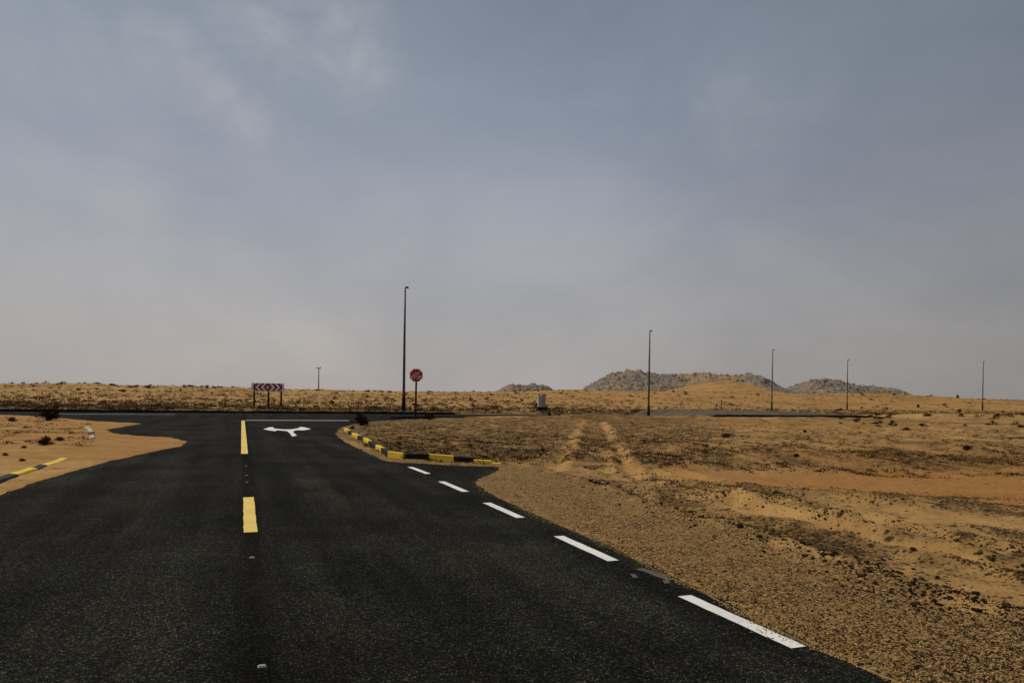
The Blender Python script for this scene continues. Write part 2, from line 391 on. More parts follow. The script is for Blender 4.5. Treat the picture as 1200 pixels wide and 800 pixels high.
def ground_nodes(t, b):
    pos = t.n('ShaderNodeNewGeometry').outputs['Position']
    z = t.n('ShaderNodeSeparateColor', {0: t.n('ShaderNodeAttribute', attribute_name='zone').outputs['Color']})
    gv, og, gt = z.outputs
    n1 = t.noise(pos, 1.4, 8, .62); n2 = t.noise(pos, 9, 6, .65); n3 = t.noise(pos, 45, 4, .7); nb = t.noise(pos, .12, 5, .55)
    sand = t.mix(t.remap(n1, .3, .7), (.340, .188, .062), (.510, .305, .112))
    sand = t.mix(t.remap(nb, .35, .65), sand, t.mix(.5, sand, (.36, .20, .068)))
    sand = t.mix(t.math('MULTIPLY', og, .95), sand, t.mix(t.remap(n2, .3, .7), (.275, .122, .033), (.385, .190, .056)))
    # grit: dark grains and clods lying on the sand, thicker where the zone says so
    dens = t.math('MULTIPLY', gt, t.remap(t.noise(t.vscale(pos, (1, 1, 1)), 3.2, 6, .65), .30, .60, .30, 1.35))
    def grains(scale, amt, r0, r1, c, col):
        v = t.n('ShaderNodeTexVoronoi', {'Vector': pos, 'Scale': scale})
        on = t.math('LESS_THAN', t.n('ShaderNodeSeparateColor', {0: v.outputs['Color']}).outputs[0], t.math('MULTIPLY_ADD', dens, amt, .012))
        f = t.math('MULTIPLY', on, t.remap(v.outputs['Distance'], r1, r0))
        return t.mix(f, c, col), f
    c = t.mix(t.math('MULTIPLY', dens, .66, clamp=True), sand, (.125, .075, .030))
    c, f1 = grains(34, .85, .15, .55, c, (.060, .036, .016))
    c, f2 = grains(15, .75, .15, .50, c, (.040, .024, .011))
    c, f3 = grains(5.5, .50, .10, .42, c, (.045, .027, .012))
    c, f4 = grains(1.7, .34, .05, .36, c, (.055, .034, .015))
    # gravel: golden brown with light and dark grains
    v1 = t.n('ShaderNodeTexVoronoi', {'Vector': pos, 'Scale': 34.0}); v2 = t.n('ShaderNodeTexVoronoi', {'Vector': pos, 'Scale': 70.0})
    gc = t.ramp(t.n('ShaderNodeSeparateColor', {0: v1.outputs['Color']}).outputs[0], [(0.0, (.018, .010, .004)), (.28, (.10, .053, .018)), (.5, (.30, .165, .058)), (.8, (.42, .255, .095)), (1.0, (.54, .37, .17))])
    gc = t.mix(t.remap(v2.outputs['Distance'], .2, .6), gc, t.mix(.5, gc, (.08, .046, .018)))
    gc = t.mix(t.remap(n1, .35, .65, 0, .5), gc, (.30, .18, .065))
    c = t.mix(t.remap(gv, .25, .75), c, gc)
    setc(t, b, c)
    lum = t.math('ADD', f2, t.math('MULTIPLY', f3, 2.0))
    hgt = t.math('ADD', t.math('MULTIPLY', n3, .5), t.math('MULTIPLY_ADD', n2, 1.4, t.math('MULTIPLY', t.math('MULTIPLY', v1.outputs['Distance'], gv), -.8)))
    hgt = t.math('ADD', hgt, lum)
    rip = t.n('ShaderNodeTexWave', {'Vector': pos, 'Scale': 1.9, 'Distortion': 7.0, 'Detail': 4.0, 'Detail Scale': 1.3}, bands_direction='Y').outputs['Fac']
    hgt = t.math('MULTIPLY_ADD', t.math('MULTIPLY', rip, og), .6, hgt)
    bump(t, b, hgt, .022, .9)
M_ground = mat('sand_and_gravel', .95, spec=.1, build=ground_nodes)
gme.materials.append(M_ground)
ground = link('ground', gme, None, kind='structure', label='sandy desert plain with gravel shoulder and low dunes')

def asphalt_nodes(t, b):
    pos = t.n('ShaderNodeNewGeometry').outputs['Position']
    v = t.n('ShaderNodeTexVoronoi', {'Vector': pos, 'Scale': 78.0}); rndv = t.n('ShaderNodeSeparateColor', {0: v.outputs['Color']}).outputs[0]
    c = t.ramp(rndv, [(0, (.0035, .0035, .0026)), (.38, (.0120, .0120, .0092)), (.75, (.030, .0295, .023)), (.93, (.060, .058, .045)), (1.0, (.115, .110, .086))])
    c = t.mix(t.remap(v.outputs['Distance'], .25, .6, 0, .8), c, (.004, .004, .0035))
    # lengthwise wear: polished wheel paths paler, oil line darker
    rp = t.vscale(pos, (1, 1, 1), RA); rx = t.n('ShaderNodeSeparateXYZ', {0: rp}).outputs[0]
    st = t.noise(t.vscale(rp, (1.1, .07, 1)), 1.6, 5, .6)
    nb = t.noise(pos, .5, 6, .6)
    f = t.math('MULTIPLY', t.remap(st, .32, .68, .66, 1.45), t.remap(nb, .3, .7, .62, 1.38))
    oil = t.n('ShaderNodeMapRange', {0: t.math('ABSOLUTE', t.math('ADD', rx, -.10)), 1: .03, 2: .20, 3: .45, 4: 1.0}, interpolation_type='SMOOTHSTEP').outputs[0]
    f = t.math('MULTIPLY', f, oil)
    for cx in (1.1, 2.7, -1.4, -2.9):
        g = t.n('ShaderNodeMapRange', {0: t.math('ABSOLUTE', t.math('ADD', rx, -cx)), 1: .1, 2: .55, 3: 1.18, 4: 1.0}, interpolation_type='SMOOTHSTEP').outputs[0]
        f = t.math('MULTIPLY', f, g)
    c = t.mix(1.0, c, t.n('ShaderNodeCombineColor', {0: f, 1: f, 2: f}).outputs[0], 'MULTIPLY')
    # dust
    du = t.noise(t.vscale(rp, (1, .25, 1)), .9, 7, .65)
    c = t.mix(t.remap(du, .48, .85, 0, .10), c, (.16, .12, .075))
    setc(t, b, c)
    bump(t, b, t.math('MULTIPLY', v.outputs['Distance'], -1), .004, .6)
M_asph = mat('asphalt', .95, spec=.03, build=asphalt_nodes)
M_berm = mat('shaded_asphalt_edge', .92, spec=.05, build=lambda t, b: setc(t, b, t.ramp(t.noise(t.n('ShaderNodeNewGeometry').outputs['Position'], 6, 6), [(.3, (.006, .006, .005)), (.7, (.02, .018, .015))])))  # near-black colour puts shade on the unlit road edge and embankment faces

def paint(name, col, worn, dirt=.35):
    def bld(t, b):
        pos = t.n('ShaderNodeNewGeometry').outputs['Position']
        n = t.noise(pos, 14, 8, .7); n2 = t.noise(pos, 70, 3, .7)
        f = t.remap(t.math('MULTIPLY_ADD', n2, .45, t.math('MULTIPLY', n, .7)), .62, .80, 0, dirt)
        c = t.mix(t.remap(t.noise(pos, 2.0, 4), .3, .7), col, tuple(v * .86 for v in col))
        setc(t, b, t.mix(f, c, worn)); bump(t, b, n2, .003, .4)
    return mat(name, .7, spec=.2, build=bld)
M_white = paint('white_road_paint', (.82, .80, .76), (.25, .23, .19), .6)
M_thin = paint('worn_white_road_paint', (.46, .46, .43), (.10, .10, .09), .6)
M_yellow = paint('yellow_road_paint', (.84, .60, .15), (.34, .23, .08))
M_kyel = paint('yellow_kerb_paint', (.86, .58, .05), (.46, .30, .10), .5)
M_kblk = paint('black_kerb_paint', (.009, .008, .007), (.12, .08, .04), .35)
M_kwht = paint('white_kerb_paint', (.46, .41, .30), (.30, .21, .11), .6)

def veg(name, a, b_, rough=.9):
    def bld(t, b):
        r = t.n('ShaderNodeObjectInfo').outputs['Random']; n = t.noise(t.n('ShaderNodeNewGeometry').outputs['Position'], 9, 3)
        setc(t, b, t.mix(t.remap(t.math('MULTIPLY_ADD', r, .5, t.math('MULTIPLY', n, .8)), .35, .95), a, b_))
    return mat(name, rough, spec=.05, build=bld)
M_shrub = veg('dry_shrub_leaves', (.024, .013, .005), (.095, .052, .018))
M_twig = mat('dry_twig', .9, (.045, .028, .016), .05)
M_straw = veg('dry_straw', (.16, .105, .045), (.30, .20, .09))
M_stone = veg('dark_stone', (.012, .008, .005), (.045, .028, .015))
M_pebble = veg('brown_pebble', (.030, .017, .008), (.13, .075, .030))
M_lpeb = veg('pale_pebble', (.34, .21, .08), (.46, .31, .14))

# ------------------------------------------------------------------ roads (sheet a little larger than its visible outline; the sand laps over it)
def strip(name, a, b, mtl, z=0.0, **props):
    me = bpy.data.meshes.new(name); me.from_pydata([(*p, z) for p in a] + [(*p, z) for p in b[::-1]], [], [tuple(range(len(a) + len(b)))]); me.update()
    return link(name, me, mtl, **props)
def grow(poly, d):
    out = []
    n = len(poly)
    for i in range(n):
        p0, p1, p2 = poly[i - 1], poly[i], poly[(i + 1) % n]
        e1 = (p1 - p0) / (np.linalg.norm(p1 - p0) + 1e-9); e2 = (p2 - p1) / (np.linalg.norm(p2 - p1) + 1e-9)
        nn = np.array([-(e1[1] + e2[1]), e1[0] + e2[0]]); nn /= (np.linalg.norm(nn) + 1e-9)
        out.append(p1 + nn * d)
    return np.array(out)
area = .5 * sum(P[i - 1][0] * P[i][1] - P[i][0] * P[i - 1][1] for i in range(len(P)))
crossing = strip('crossing_road', rpts([(cross_near, -140), (cross_near, 62)]), rpts([(Y_FAR + .3, -140), (Y_FAR + .3, 62)]), M_asph, kind='structure', label='dark asphalt road crossing ahead at the junction')
# approach road sheet: covers the lanes, the mouth flares and the strips under the drifted sand
app = APP
me = bpy.data.meshes.new('road'); me.from_pydata([(*p, 0.0) for p in app], [], [tuple(range(len(app)))]); me.update()
road = link('road', me, M_asph, kind='structure', label='two lane asphalt approach road running to the junction')

# low asphalt lip, its shaded face painted near-black, along the far side, and the near lip of the right-hand stretch
def lip(name, s0, t0, t1, w_, h_, lab):
    bm = bmesh.new(); n = int((t1 - t0) / 1.2); prev = None
    for i in range(n + 1):
        tt = t0 + (t1 - t0) * i / n; hh = h_ * (1 + .35 * float(pn(tt * .6, s0, 3)) + .2 * float(pn(tt * 2.1, s0, 7)))
        prof = [(s0, -.06), (s0 + .05, hh), (s0 + w_, hh), (s0 + w_ + .1, -.06)]
        ring = [bm.verts.new((*rc(a, tt), z)) for a, z in prof]
        if prev:
            for k in range(3): bm.faces.new((prev[k], prev[k + 1], ring[k + 1], ring[k]))
        prev = ring
    return bmo(name, bm, M_berm, kind='structure', label=lab)
lip('kerb', Y_FAR - .25, -120, 17, .45, .17, 'low asphalt edge with painted-in shade along far side of crossing road')
lip('kerb', cross_near - .1, 9.5, 22.5, .3, .10, 'asphalt edge with painted-in shade beside the stop sign side of crossing road')
# right-hand stretch: a dusty, banked carriageway on a low embankment
def dusty(t, b):
    pos = t.n('ShaderNodeNewGeometry').outputs['Position']
    setc(t, b, t.mix(t.remap(t.noise(t.vscale(pos, (.35, 1.4, 1)), .8, 7, .7), .38, .60), (.045, .044, .034), (.15, .115, .070)))
M_dusty = mat('dusty_asphalt', .9, spec=.1, build=dusty)
bm = bmesh.new(); prev = None; skirt = bmesh.new(); pk = None
for i in range(61):
    tt = 34 + 27 * i / 60; hz_ = float(sst(34, 36, tt) * (1 - sst(50, 60, tt)))
    ring = [bm.verts.new((*rc(cross_near + a, tt), .012 + hz_ * b_)) for a, b_ in ((0, .42), (3.5, .47), (7.5, .52), (11.0, .57), (11.3, .50))] 
    sk = [skirt.verts.new((*rc(cross_near + a, tt), z)) for a, z in ((-.55 - .25 * float(pn(tt * .7, 1, 5)), -.08), (-.012, hz_ * (.412 + .02 * float(pn(tt * 1.3, 4, 5)))))]
    if prev:
        for k in range(4): bm.faces.new((prev[k], ring[k], ring[k + 1], prev[k + 1]))
        skirt.faces.new((pk[0], sk[0], sk[1], pk[1]))
    prev, pk = ring, sk
bmo('road', bm, M_dusty, kind='structure', label='pale dusty banked stretch of the crossing road on the right')
bmo('embankment', skirt, M_berm, kind='structure', label='embankment edge with painted-in shade under the right hand stretch of the crossing road')

# ------------------------------------------------------------------ road markings (4 mm sheets)
ZM = 0.004
def mark(name, pts, mtl, lab, cat=None, z=ZM, **kw):
    me = bpy.data.meshes.new(name); me.from_pydata([(p[0], p[1], z) for p in pts], [], [tuple(range(len(pts)))]); me.update()
    o = link(name, me, mtl); o['label'] = lab; o['kind'] = 'structure'
    for k, v in kw.items(): o[k] = v
    return o
def rmark(name, s0, s1, t0, t1, mtl, lab, dt=0.0, w_=.15, **kw):
    """stripe with slightly ragged edges from (s0,t0) to (s1,t1)"""
    n = max(3, int((s1 - s0) / .12)); n = min(n, 40); A, B = [], []
    for i in range(n + 1):
        f = i / n; s = s0 + (s1 - s0) * f; t = t0 + (t1 - t0) * f
        A.append(rc(s, t - w_ / 2 + rnd.uniform(-1, 1) * .004)); B.append(rc(s, t + w_ / 2 + rnd.uniform(-1, 1) * .004))
    return mark(name, A + B[::-1], mtl, lab, **kw)
def rf(px, py): g = G(px, py); return road_frame(g.x, g.y)
# yellow centre line
s0, t0 = rf(293.5, 623.5); s1, t1 = rf(291.3, 582.5)
rmark('centre_line_mark', s0, s1, t0, t1, M_yellow, 'short yellow centre line dash nearest the camera', w_=.15)
s0, t0 = rf(286.6, 531.5); s1, t1 = rf(284.8, 492.5)
rmark('centre_line_mark', s0, s1, t0, t1, M_yellow, 'long yellow centre line running to the stop line', w_=.17)
# broken white edge line
names = ['farthest short white edge dash beside the yellow kerb end', 'second farthest white edge dash before the gravel corner', 'middle white edge dash where gravel begins', 'fourth white edge dash, long, mid right of road', 'nearest and largest white edge dash on the right']
for (a, b), l in zip([((480.5, 547), (501.5, 555)), ((517, 564), (545.5, 576)), ((570.5, 589), (610, 606.5)), ((654.5, 628), (719, 657)), ((802, 698), (936, 758.5))], names):
    s0, t0 = rf(*b); s1, t1 = rf(*a); rmark('edge_line_mark', s0, s1, t0, t1, M_white, l, w_=.125)
# one more behind the camera's left/right edge so the line goes on
s0, t0 = rf(802, 698); rmark('edge_line_mark', s0 - 4.2, s0 - 2.9, t0, t0, M_white, 'white edge dash beside the camera, outside the picture', w_=.125)
# stop line and edge lines of the crossing road
def gstripe(a, b, w_, mtl, lab, name):
    A = Vector(G(*a)); B = Vector(G(*b)); d = (B - A); L = d.length; d.normalize(); nrm = Vector((-d.y, d.x, 0)) * w_ / 2
    n = 30; l1 = [A + d * L * i / n + nrm * (1 + rnd.uniform(-.15, .15)) for i in range(n + 1)]; l2 = [A + d * L * i / n - nrm * (1 + rnd.uniform(-.15, .15)) for i in range(n + 1)]
    return mark(name, l1 + l2[::-1], mtl, lab)
gstripe((287.5, 492.3), (409, 492.6), .75, M_thin, 'thin white give way line across the right lane mouth', 'stop_line')
gstripe((50, 485.0), (206, 485.4), .42, M_thin, 'faint white edge line of crossing road on the left', 'edge_line')
# T-shaped arrow: outline traced on the ground
ar = [(308.5, 502.6), (316, 500.4), (320, 500.2), (321, 501.9), (332, 502.9), (340, 503.0), (349, 501.7), (352, 500.0), (357, 500.5), (364.5, 502.5), (356, 504.0), (352, 504.0), (349, 503.7), (344.5, 504.6),
      (343.5, 506.2), (348, 510.2), (342.5, 511.4), (339.0, 507.0), (336.0, 504.9), (325, 503.9), (322.5, 505.0), (316, 504.3)]
mark('direction_arrow', [G(a, b) for a, b in ar], M_white, 'white painted arrow pointing left and right before the stop line')
# scraped pale smear of paint and sand near the edge
for pts in ([(744, 667), (752, 665.5), (762, 668), (775, 673), (788, 679), (784, 680), (770, 676), (756, 670)], [(738, 672), (745, 673), (748, 677), (742, 677)], [(776, 680), (783, 679.5), (786, 683), (779, 684)]):
    mark('paint_smear', [G(a, b) for a, b in pts], M_smear if 'M_smear' in globals() else globals().setdefault('M_smear', paint('worn_smear', (.095, .088, .070), (.012, .012, .010), .9)), 'pale scraped smear at the asphalt edge past the fourth white dash')
# reflective studs on the centre line
def stud_mesh():
    bm = bmesh.new(); add_box(bm, (0, 0, .006), (.050, .04, .010)); top = [v for v in bm.verts if v.co.z > .008]
    bmesh.ops.scale(bm, vec=(.7, .62, 1), verts=top); me = bpy.data.meshes.new('road_stud'); bm.to_mesh(me); bm.free(); me.materials.append(M_stud); return me
M_stud = paint('stud_plastic', (.34, .33, .31), (.35, .34, .32))
sm = stud_mesh()
for (a, b), l in zip([(295.5, 653.5), (307, 781), (289, 557), (289.3, 565), (288.3, 546)],
                     ['white road stud just below the nearest yellow dash', 'white road stud nearest the camera', 'white road stud between the two yellow lines, middle one', 'white road stud just above the nearest yellow dash', 'white road stud below the long yellow line']):
    g = G(a, b); o = link('road_stud', sm); o.location = (g.x, g.y, 0.001); o.rotation_euler = (0, 0, -RA)
    o['label'] = l; o['category'] = 'road stud'; o['group'] = 'reflective studs on the centre line'

# ------------------------------------------------------------------ painted kerbs, one stone at a time
def kerb_mesh(name, L, m):
    bm = bmesh.new(); prof = [(-.09, -.2), (.09, -.2), (.09, .075), (.055, .13), (-.075, .145), (-.09, .13)]
    a = [bm.verts.new((-L / 2 + .004, y, z)) for y, z in prof]; b = [bm.verts.new((L / 2 - .004, y, z)) for y, z in prof]
    bm.faces.new(a[::-1]); bm.faces.new(b); n = len(prof)
    for i in range(n): bm.faces.new((a[i], a[(i + 1) % n], b[(i + 1) % n], b[i]))
    bmesh.ops.recalc_face_normals(bm, faces=bm.faces)
    me = bpy.data.meshes.new(name); bm.to_mesh(me); bm.free(); me.materials.append(m); return me
def kerb_run(pix, cols, lab, sink=0.0, flip=1):
    root = empty('kerb', G(*pix[0]), label=lab, kind='structure')
    meshes = {}
    base = root.location.copy()
    for i, (a, b) in enumerate(zip(pix, pix[1:])):
        A, B = G(*a), G(*b); L = (B - A).length; k = max(1, round(L / .62)); c = cols[i]
        dr = (B - A) / L
        for j in range(k):
            key = (c, round(L / k, 2))
            if key not in meshes: meshes[key] = kerb_mesh('kerb_stone', L / k, {'y': M_kyel, 'b': M_kblk, 'w': M_kwht}[c])
            o = link('kerb_stone', meshes[key], None, root)
            p = A + dr * (L * (j + .5) / k) - base
            sk = sink[i] if isinstance(sink, (list, tuple)) else sink
            o.location = (p.x + rnd.uniform(-1, 1) * .008, p.y + rnd.uniform(-1, 1) * .008, -sk + rnd.uniform(-1, 1) * .006 + .02)
            o.rotation_euler = (rnd.uniform(-.02, .02), rnd.uniform(-.01, .01), math.atan2(dr.y, dr.x) + rnd.uniform(-.02, .02) + (math.pi if flip < 0 else 0))
    return root
kerb_run([(405.5, 505), (410, 508.5), (415, 511), (421.5, 514.5), (428.5, 517.5), (435, 521.5), (443.5, 526.5), (450.5, 531), (457.5, 536), (476, 538.2), (504, 539), (534, 541), (557, 542.5), (578, 544), (590, 545)],
         ['y', 'b', 'y', 'b', 'y', 'b', 'y', 'b', 'y', 'b', 'y', 'b', 'y', 'y'],
         'curved yellow and black kerb at the right corner of the junction', [.02, .02, .02, .02, .02, .02, .02, 0, 0, 0, 0, .01, .06, .11], 1)
kerb_run([(-60, 586), (-16, 571.5), (17, 559.5), (40, 552), (52, 547.2), (77, 538.5)], ['y', 'b', 'y', 'b', 'y'],
         'yellow and black kerb half buried in sand at far left', [.08, .08, .09, .10, .115], -1)
kerb_run([(107, 515.5), (107.5, 511.5), (106.5, 508), (104.5, 504.5), (100.5, 501.5)], ['w', 'b', 'w', 'w'], 'short white and black kerb end standing out of left sand', .085, 1)

# ------------------------------------------------------------------ stop sign
M_red = paint('sign_red', (.62, .014, .024), (.45, .012, .018), .3)
M_signw = paint('sign_white', (.78, .76, .76), (.5, .48, .48), .3)
M_grey = mat('galvanised_grey', .5, (.22, .22, .215), .4, .3)
M_dark = mat('dark_weathered_post', .75, spec=.2, build=lambda t, b: setc(t, b, t.ramp(t.noise(t.n('ShaderNodeNewGeometry').outputs['Position'], 3, 5), [(.3, (.022, .015, .012)), (.7, (.06, .035, .028))])))
def text_mesh(s, size, m, loc, parent):
    cu = bpy.data.curves.new('lettering', 'FONT'); cu.body = s; cu.size = size; cu.align_x = 'CENTER'; cu.align_y = 'CENTER'; cu.extrude = .002; cu.offset = size * .018
    to = bpy.data.objects.new('lettering', cu); C.objects.link(to)
    dg = bpy.context.evaluated_depsgraph_get(); me = bpy.data.meshes.new_from_object(to.evaluated_get(dg)); C.objects.unlink(to); bpy.data.objects.remove(to)
    me.materials.clear(); o = link('lettering', me, m, parent); o.location = loc; o.rotation_euler = (math.pi / 2, 0, 0); return o
g = G(487, 491.5)
stop = empty('stop_sign', (g.x, g.y, 0.0), -RA * .3, label='red octagonal stop sign with white lettering on dark post at the junction corner', category='stop sign')
k_ = g.y / F
zt = CAMH + (yhz(487) - 432) * k_; zb = CAMH + (yhz(487) - 447.2) * k_; Rz = (zt - zb) / 2; zcn = (zt + zb) / 2
def octo(r): return [(r * math.cos(math.pi / 8 + i * math.pi / 4) / math.cos(math.pi / 8), zcn + r * math.sin(math.pi / 8 + i * math.pi / 4) / math.cos(math.pi / 8)) for i in range(8)]
bm = bmesh.new(); prism(bm, octo(Rz), -.048, -.044); bmo('border', bm, M_signw, stop)
bm = bmesh.new(); prism(bm, octo(Rz * .925), -.053, -.049); plate = bmo('face', bm, M_red, stop)
bm = bmesh.new(); prism(bm, octo(Rz * .995), -.0435, -.036); bmo('back_plate', bm, M_grey, stop)
bm = bmesh.new(); add_tube(bm, [(0, 0, -.3), (0, 0, zt - .08)], [.066, .060], 12); bmo('post', bm, M_dark, stop, True)
bm = bmesh.new(); add_box(bm, (0, 0, .09), (.22, .22, .22)); bmo('footing', bm, M_dark, stop)
for dz in (-.16, .16):
    bm = bmesh.new(); add_box(bm, (0, -.005, zcn + dz), (.10, .10, .035)); bmo('bracket', bm, M_grey, stop)
text_mesh('STOP', Rz * .72, M_signw, (0, -.055, zcn - Rz * .34), stop)
# the arabic word above it, drawn as strokes
bm = bmesh.new(); q_ = Rz
def stroke(pts, r=.05): add_tube(bm, [(x * q_, -.056, zcn + z * q_) for x, z in pts], [r * q_] * len(pts), 6)
stroke([(-.05, .16), (-.22, .10), (-.42, .10), (-.52, .20), (-.50, .34)])          # long tail of the second letter
stroke([(-.05, .16), (.05, .24), (.02, .38), (-.10, .40), (-.14, .30), (-.06, .22), (.10, .18), (.26, .18)])
stroke([(.26, .18), (.40, .22), (.46, .34), (.38, .44), (.27, .40), (.26, .28), (.38, .22)])
for dx, dz in ((-.05, .54), (.32, .58), (.46, .58)): add_box(bm, (dx * q_, -.056, zcn + dz * q_), (.09 * q_, .01, .09 * q_))
bmo('arabic_lettering', bm, M_signw, stop)

# ------------------------------------------------------------------ chevron board
dpt = 66.0; bx = at((296 + 331.5) / 2, dpt); zg = zat(bx.x, bx.y); k_ = dpt / F
def zpx(px, py, d): return CAMH + (yhz(px) - py) * d / F
board = empty('chevron_sign', (bx.x, bx.y, zg), -RA * .6, label='wide chevron board with dark red arrows on three posts beyond the junction', category='road sign')
W2 = 36 * k_ / 2; z0 = zpx(313, 458.3, dpt) - zg; z1 = zpx(313, 448.8, dpt) - zg; zm = (z0 + z1) / 2; hb = (z1 - z0)
M_chev = paint('chevron_dark_red', (.26, .008, .016), (.18, .006, .012), .3)
M_board = paint('board_white', (.82, .77, .76), (.6, .55, .54), .3)
bm = bmesh.new(); add_box(bm, (0, 0, zm), (2 * W2 + .04, .03, hb)); bmo('panel', bm, M_board, board)
for i in range(6):
    cx = -W2 + (i + .5) * 2 * W2 / 6; d = -1 if i < 3 else 1; w_ = W2 / 3 * .42; th = W2 / 3 * .47; hh = hb * .44
    x0 = cx - d * w_ * .2
    poly = [(x0 + d * w_, zm), (x0 - d * .10, zm + hh), (x0 - d * (.10 + th), zm + hh), (x0 + d * (w_ - th), zm), (x0 - d * (.10 + th), zm - hh), (x0 - d * .10, zm - hh)]
    bm = bmesh.new(); prism(bm, [(x, z) for x, z in poly], -.026, -.0175); bmesh.ops.recalc_face_normals(bm, faces=bm.faces); bmo('chevron', bm, M_chev, board)
M_rpost = mat('dark_red_post', .7, (.045, .010, .010), .2)
xs_ = [-W2 + .22, .06, W2 - .22]
for x in xs_:
    bm = bmesh.new(); add_tube(bm, [(x, .06, -.4), (x, .06, z1 - .05)], [.085, .085], 10); bmo('post', bm, M_rpost, board, True)
bm = bmesh.new(); add_box(bm, ((xs_[0] + xs_[1]) / 2, .06, .14), (xs_[1] - xs_[0], .07, .08)); bmo('bottom_rail', bm, M_rpost, board)

# ------------------------------------------------------------------ lamp / utility poles
M_pole = mat('weathered_pole', .6, spec=.35, build=lambda t, b: setc(t, b, t.ramp(t.noise(t.vscale(t.n('ShaderNodeNewGeometry').outputs['Position'], (8, 8, 1)), 1.2, 5), [(.3, (.050, .040, .034)), (.7, (.12, .095, .080))])))
M_pfoot = mat('rusty_dark_foot', .9, (.030, .014, .010), .1)
M_conc = mat('concrete_block', .9, (.30, .26, .21), .2)
def pole(px, pyb, pyt, d, lab, first=None):
    b = at(px, d); zg = zat(b.x, b.y); top = zpx(px, pyt, d) - zg
    if first is None:
        r = empty('street_pole', (b.x, b.y, zg))
        bm = bmesh.new(); add_tube(bm, [(0, 0, -.3), (0, 0, 1.2), (0, 0, top * .5), (0, 0, top - .12)], [.135, .125, .105, .075], 12); bmo('shaft', bm, M_pole, r, True)
        bm = bmesh.new(); add_tube(bm, [(0, 0, .02), (0, 0, 1.55)], [.175, .15], 12); bmo('foot_sleeve', bm, M_pfoot, r, True)
        bm = bmesh.new(); add_box(bm, (0, 0, .02), (.6, .6, .16)); bmo('base_block', bm, M_conc, r)
        bm = bmesh.new(); add_tube(bm, [(0, 0, top - .15), (0, 0, top - .02), (.10, 0, top + .05), (.26, 0, top + .03)], [.07, .065, .05, .045], 8); bmo('bracket', bm, M_pfoot, r, True)
        bm = bmesh.new(); add_box(bm, (.20, 0, top - .02), (.20, .16, .12)); bmesh.ops.bevel(bm, geom=bm.edges[:], offset=.02, segments=2); bmo('lamp_head', bm, M_pfoot, r)
        r['h'] = top
    else:
        r = first.copy(); C.objects.link(r); r.location = (b.x, b.y, zg)
        for ch in first.children:
            c = ch.copy(); C.objects.link(c); c.parent = r
        f = top / first['h']; r.scale = (max(.62, f * .95), max(.62, f * .95), f)
    r['label'] = lab; r['category'] = 'pole'; r['group'] = 'tall poles along the crossing road'
    r.rotation_euler = (0, rnd.uniform(-.004, .004), 0)
    return r
p1 = pole(473.2, 477, 336.8, 55.5 + 9, 'tallest nearest pole, standing behind the stop sign')
pole(760.3, 485, 387.5, 56, 'second tallest pole in front of the rocky hills', p1)
pole(904.5, 482, 409.5, 107, 'thin pole third from the right edge, at the right end of the hills', p1)
pole(992.8, 481, 421.5, 131, 'slender pole second from the right, in front of small low hill', p1)
pole(1151.5, 475, 423.5, 152, 'rightmost slender pole standing alone on the sand', p1)
# remote mast on the left
b = at(373.2, 300); zb_ = zat(b.x, b.y); zt_ = zpx(373, 430.3, 300)
mast = empty('mast', (b.x, b.y, min(zb_, zpx(373, 461, 300))), label='faint grey distant mast on horizon between chevron board and tallest pole', category='mast')
hm = zt_ - mast.location.z
M_mast = mat('far_grey_metal', .8, (.20, .19, .18), .2)
bm = bmesh.new(); add_tube(bm, [(0, 0, -.5), (0, 0, hm)], [.30, .16], 8); bmo('shaft', bm, M_mast, mast)
bm = bmesh.new(); add_box(bm, (0, 0, hm - .4), (1.5, .3, .35)); bmo('crossbar', bm, M_mast, mast)
for x in (-.6, .6):
    bm = bmesh.new(); add_tube(bm, [(x, 0, hm - .4), (x, 0, hm + .3)], [.12, .1], 6); bmo('lamp_head', bm, M_mast, mast)

# ------------------------------------------------------------------ utility cabinet
M_cab = mat('cabinet_grey', .55, spec=.3, build=lambda t, b: setc(t, b, t.ramp(t.noise(t.n('ShaderNodeNewGeometry').outputs['Position'], 2.5, 5), [(.3, (.36, .35, .31)), (.7, (.46, .45, .40))])))
M_cab_shade = mat('cabinet_shaded_grey', .55, (.30, .30, .265), .3)  # darker copy for the right door, shade away from the sun painted in
d = 72.0; b = at(635.3, d); zg = zat(b.x, b.y); kk = d / F; zbot = zpx(635, 480, d)
cab = empty('utility_cabinet', (b.x, b.y, zbot), .12, label='grey upright utility cabinet on plinth blackened for its shadow beyond the crossing road', category='cabinet')
ch_ = 17.0 * kk; cw = 8.6 * kk
bm = bmesh.new(); add_box(bm, (0, .3, .10), (cw * 1.35, .9, .34)); bmo('plinth', bm, M_kblk, cab)  # black here paints the shadow below and beside the cabinet
bm = bmesh.new(); add_box(bm, (0, .3, .27 + (ch_ - .27) / 2), (cw, .6, ch_ - .27)); bmesh.ops.bevel(bm, geom=bm.edges[:], offset=.015, segments=1); bmo('body', bm, M_cab, cab)
for s_ in (-1, 1):
    bm = bmesh.new(); add_box(bm, (s_ * cw * .235, -.012, .27 + (ch_ - .27) * .48), (cw * .43, .02, (ch_ - .27) * .84)); dr_ = bmo('door', bm, M_cab_shade if s_ > 0 else M_cab, cab)
    bm = bmesh.new(); add_box(bm, (s_ * cw * .06, -.03, .85), (.02, .02, .14)); bmo('handle', bm, M_dark, dr_)
    bm = bmesh.new(); add_box(bm, (s_ * cw * .34, .3, ch_ + .05), (.08, .3, .12)); bmo('vent_cap', bm, M_dark, cab)

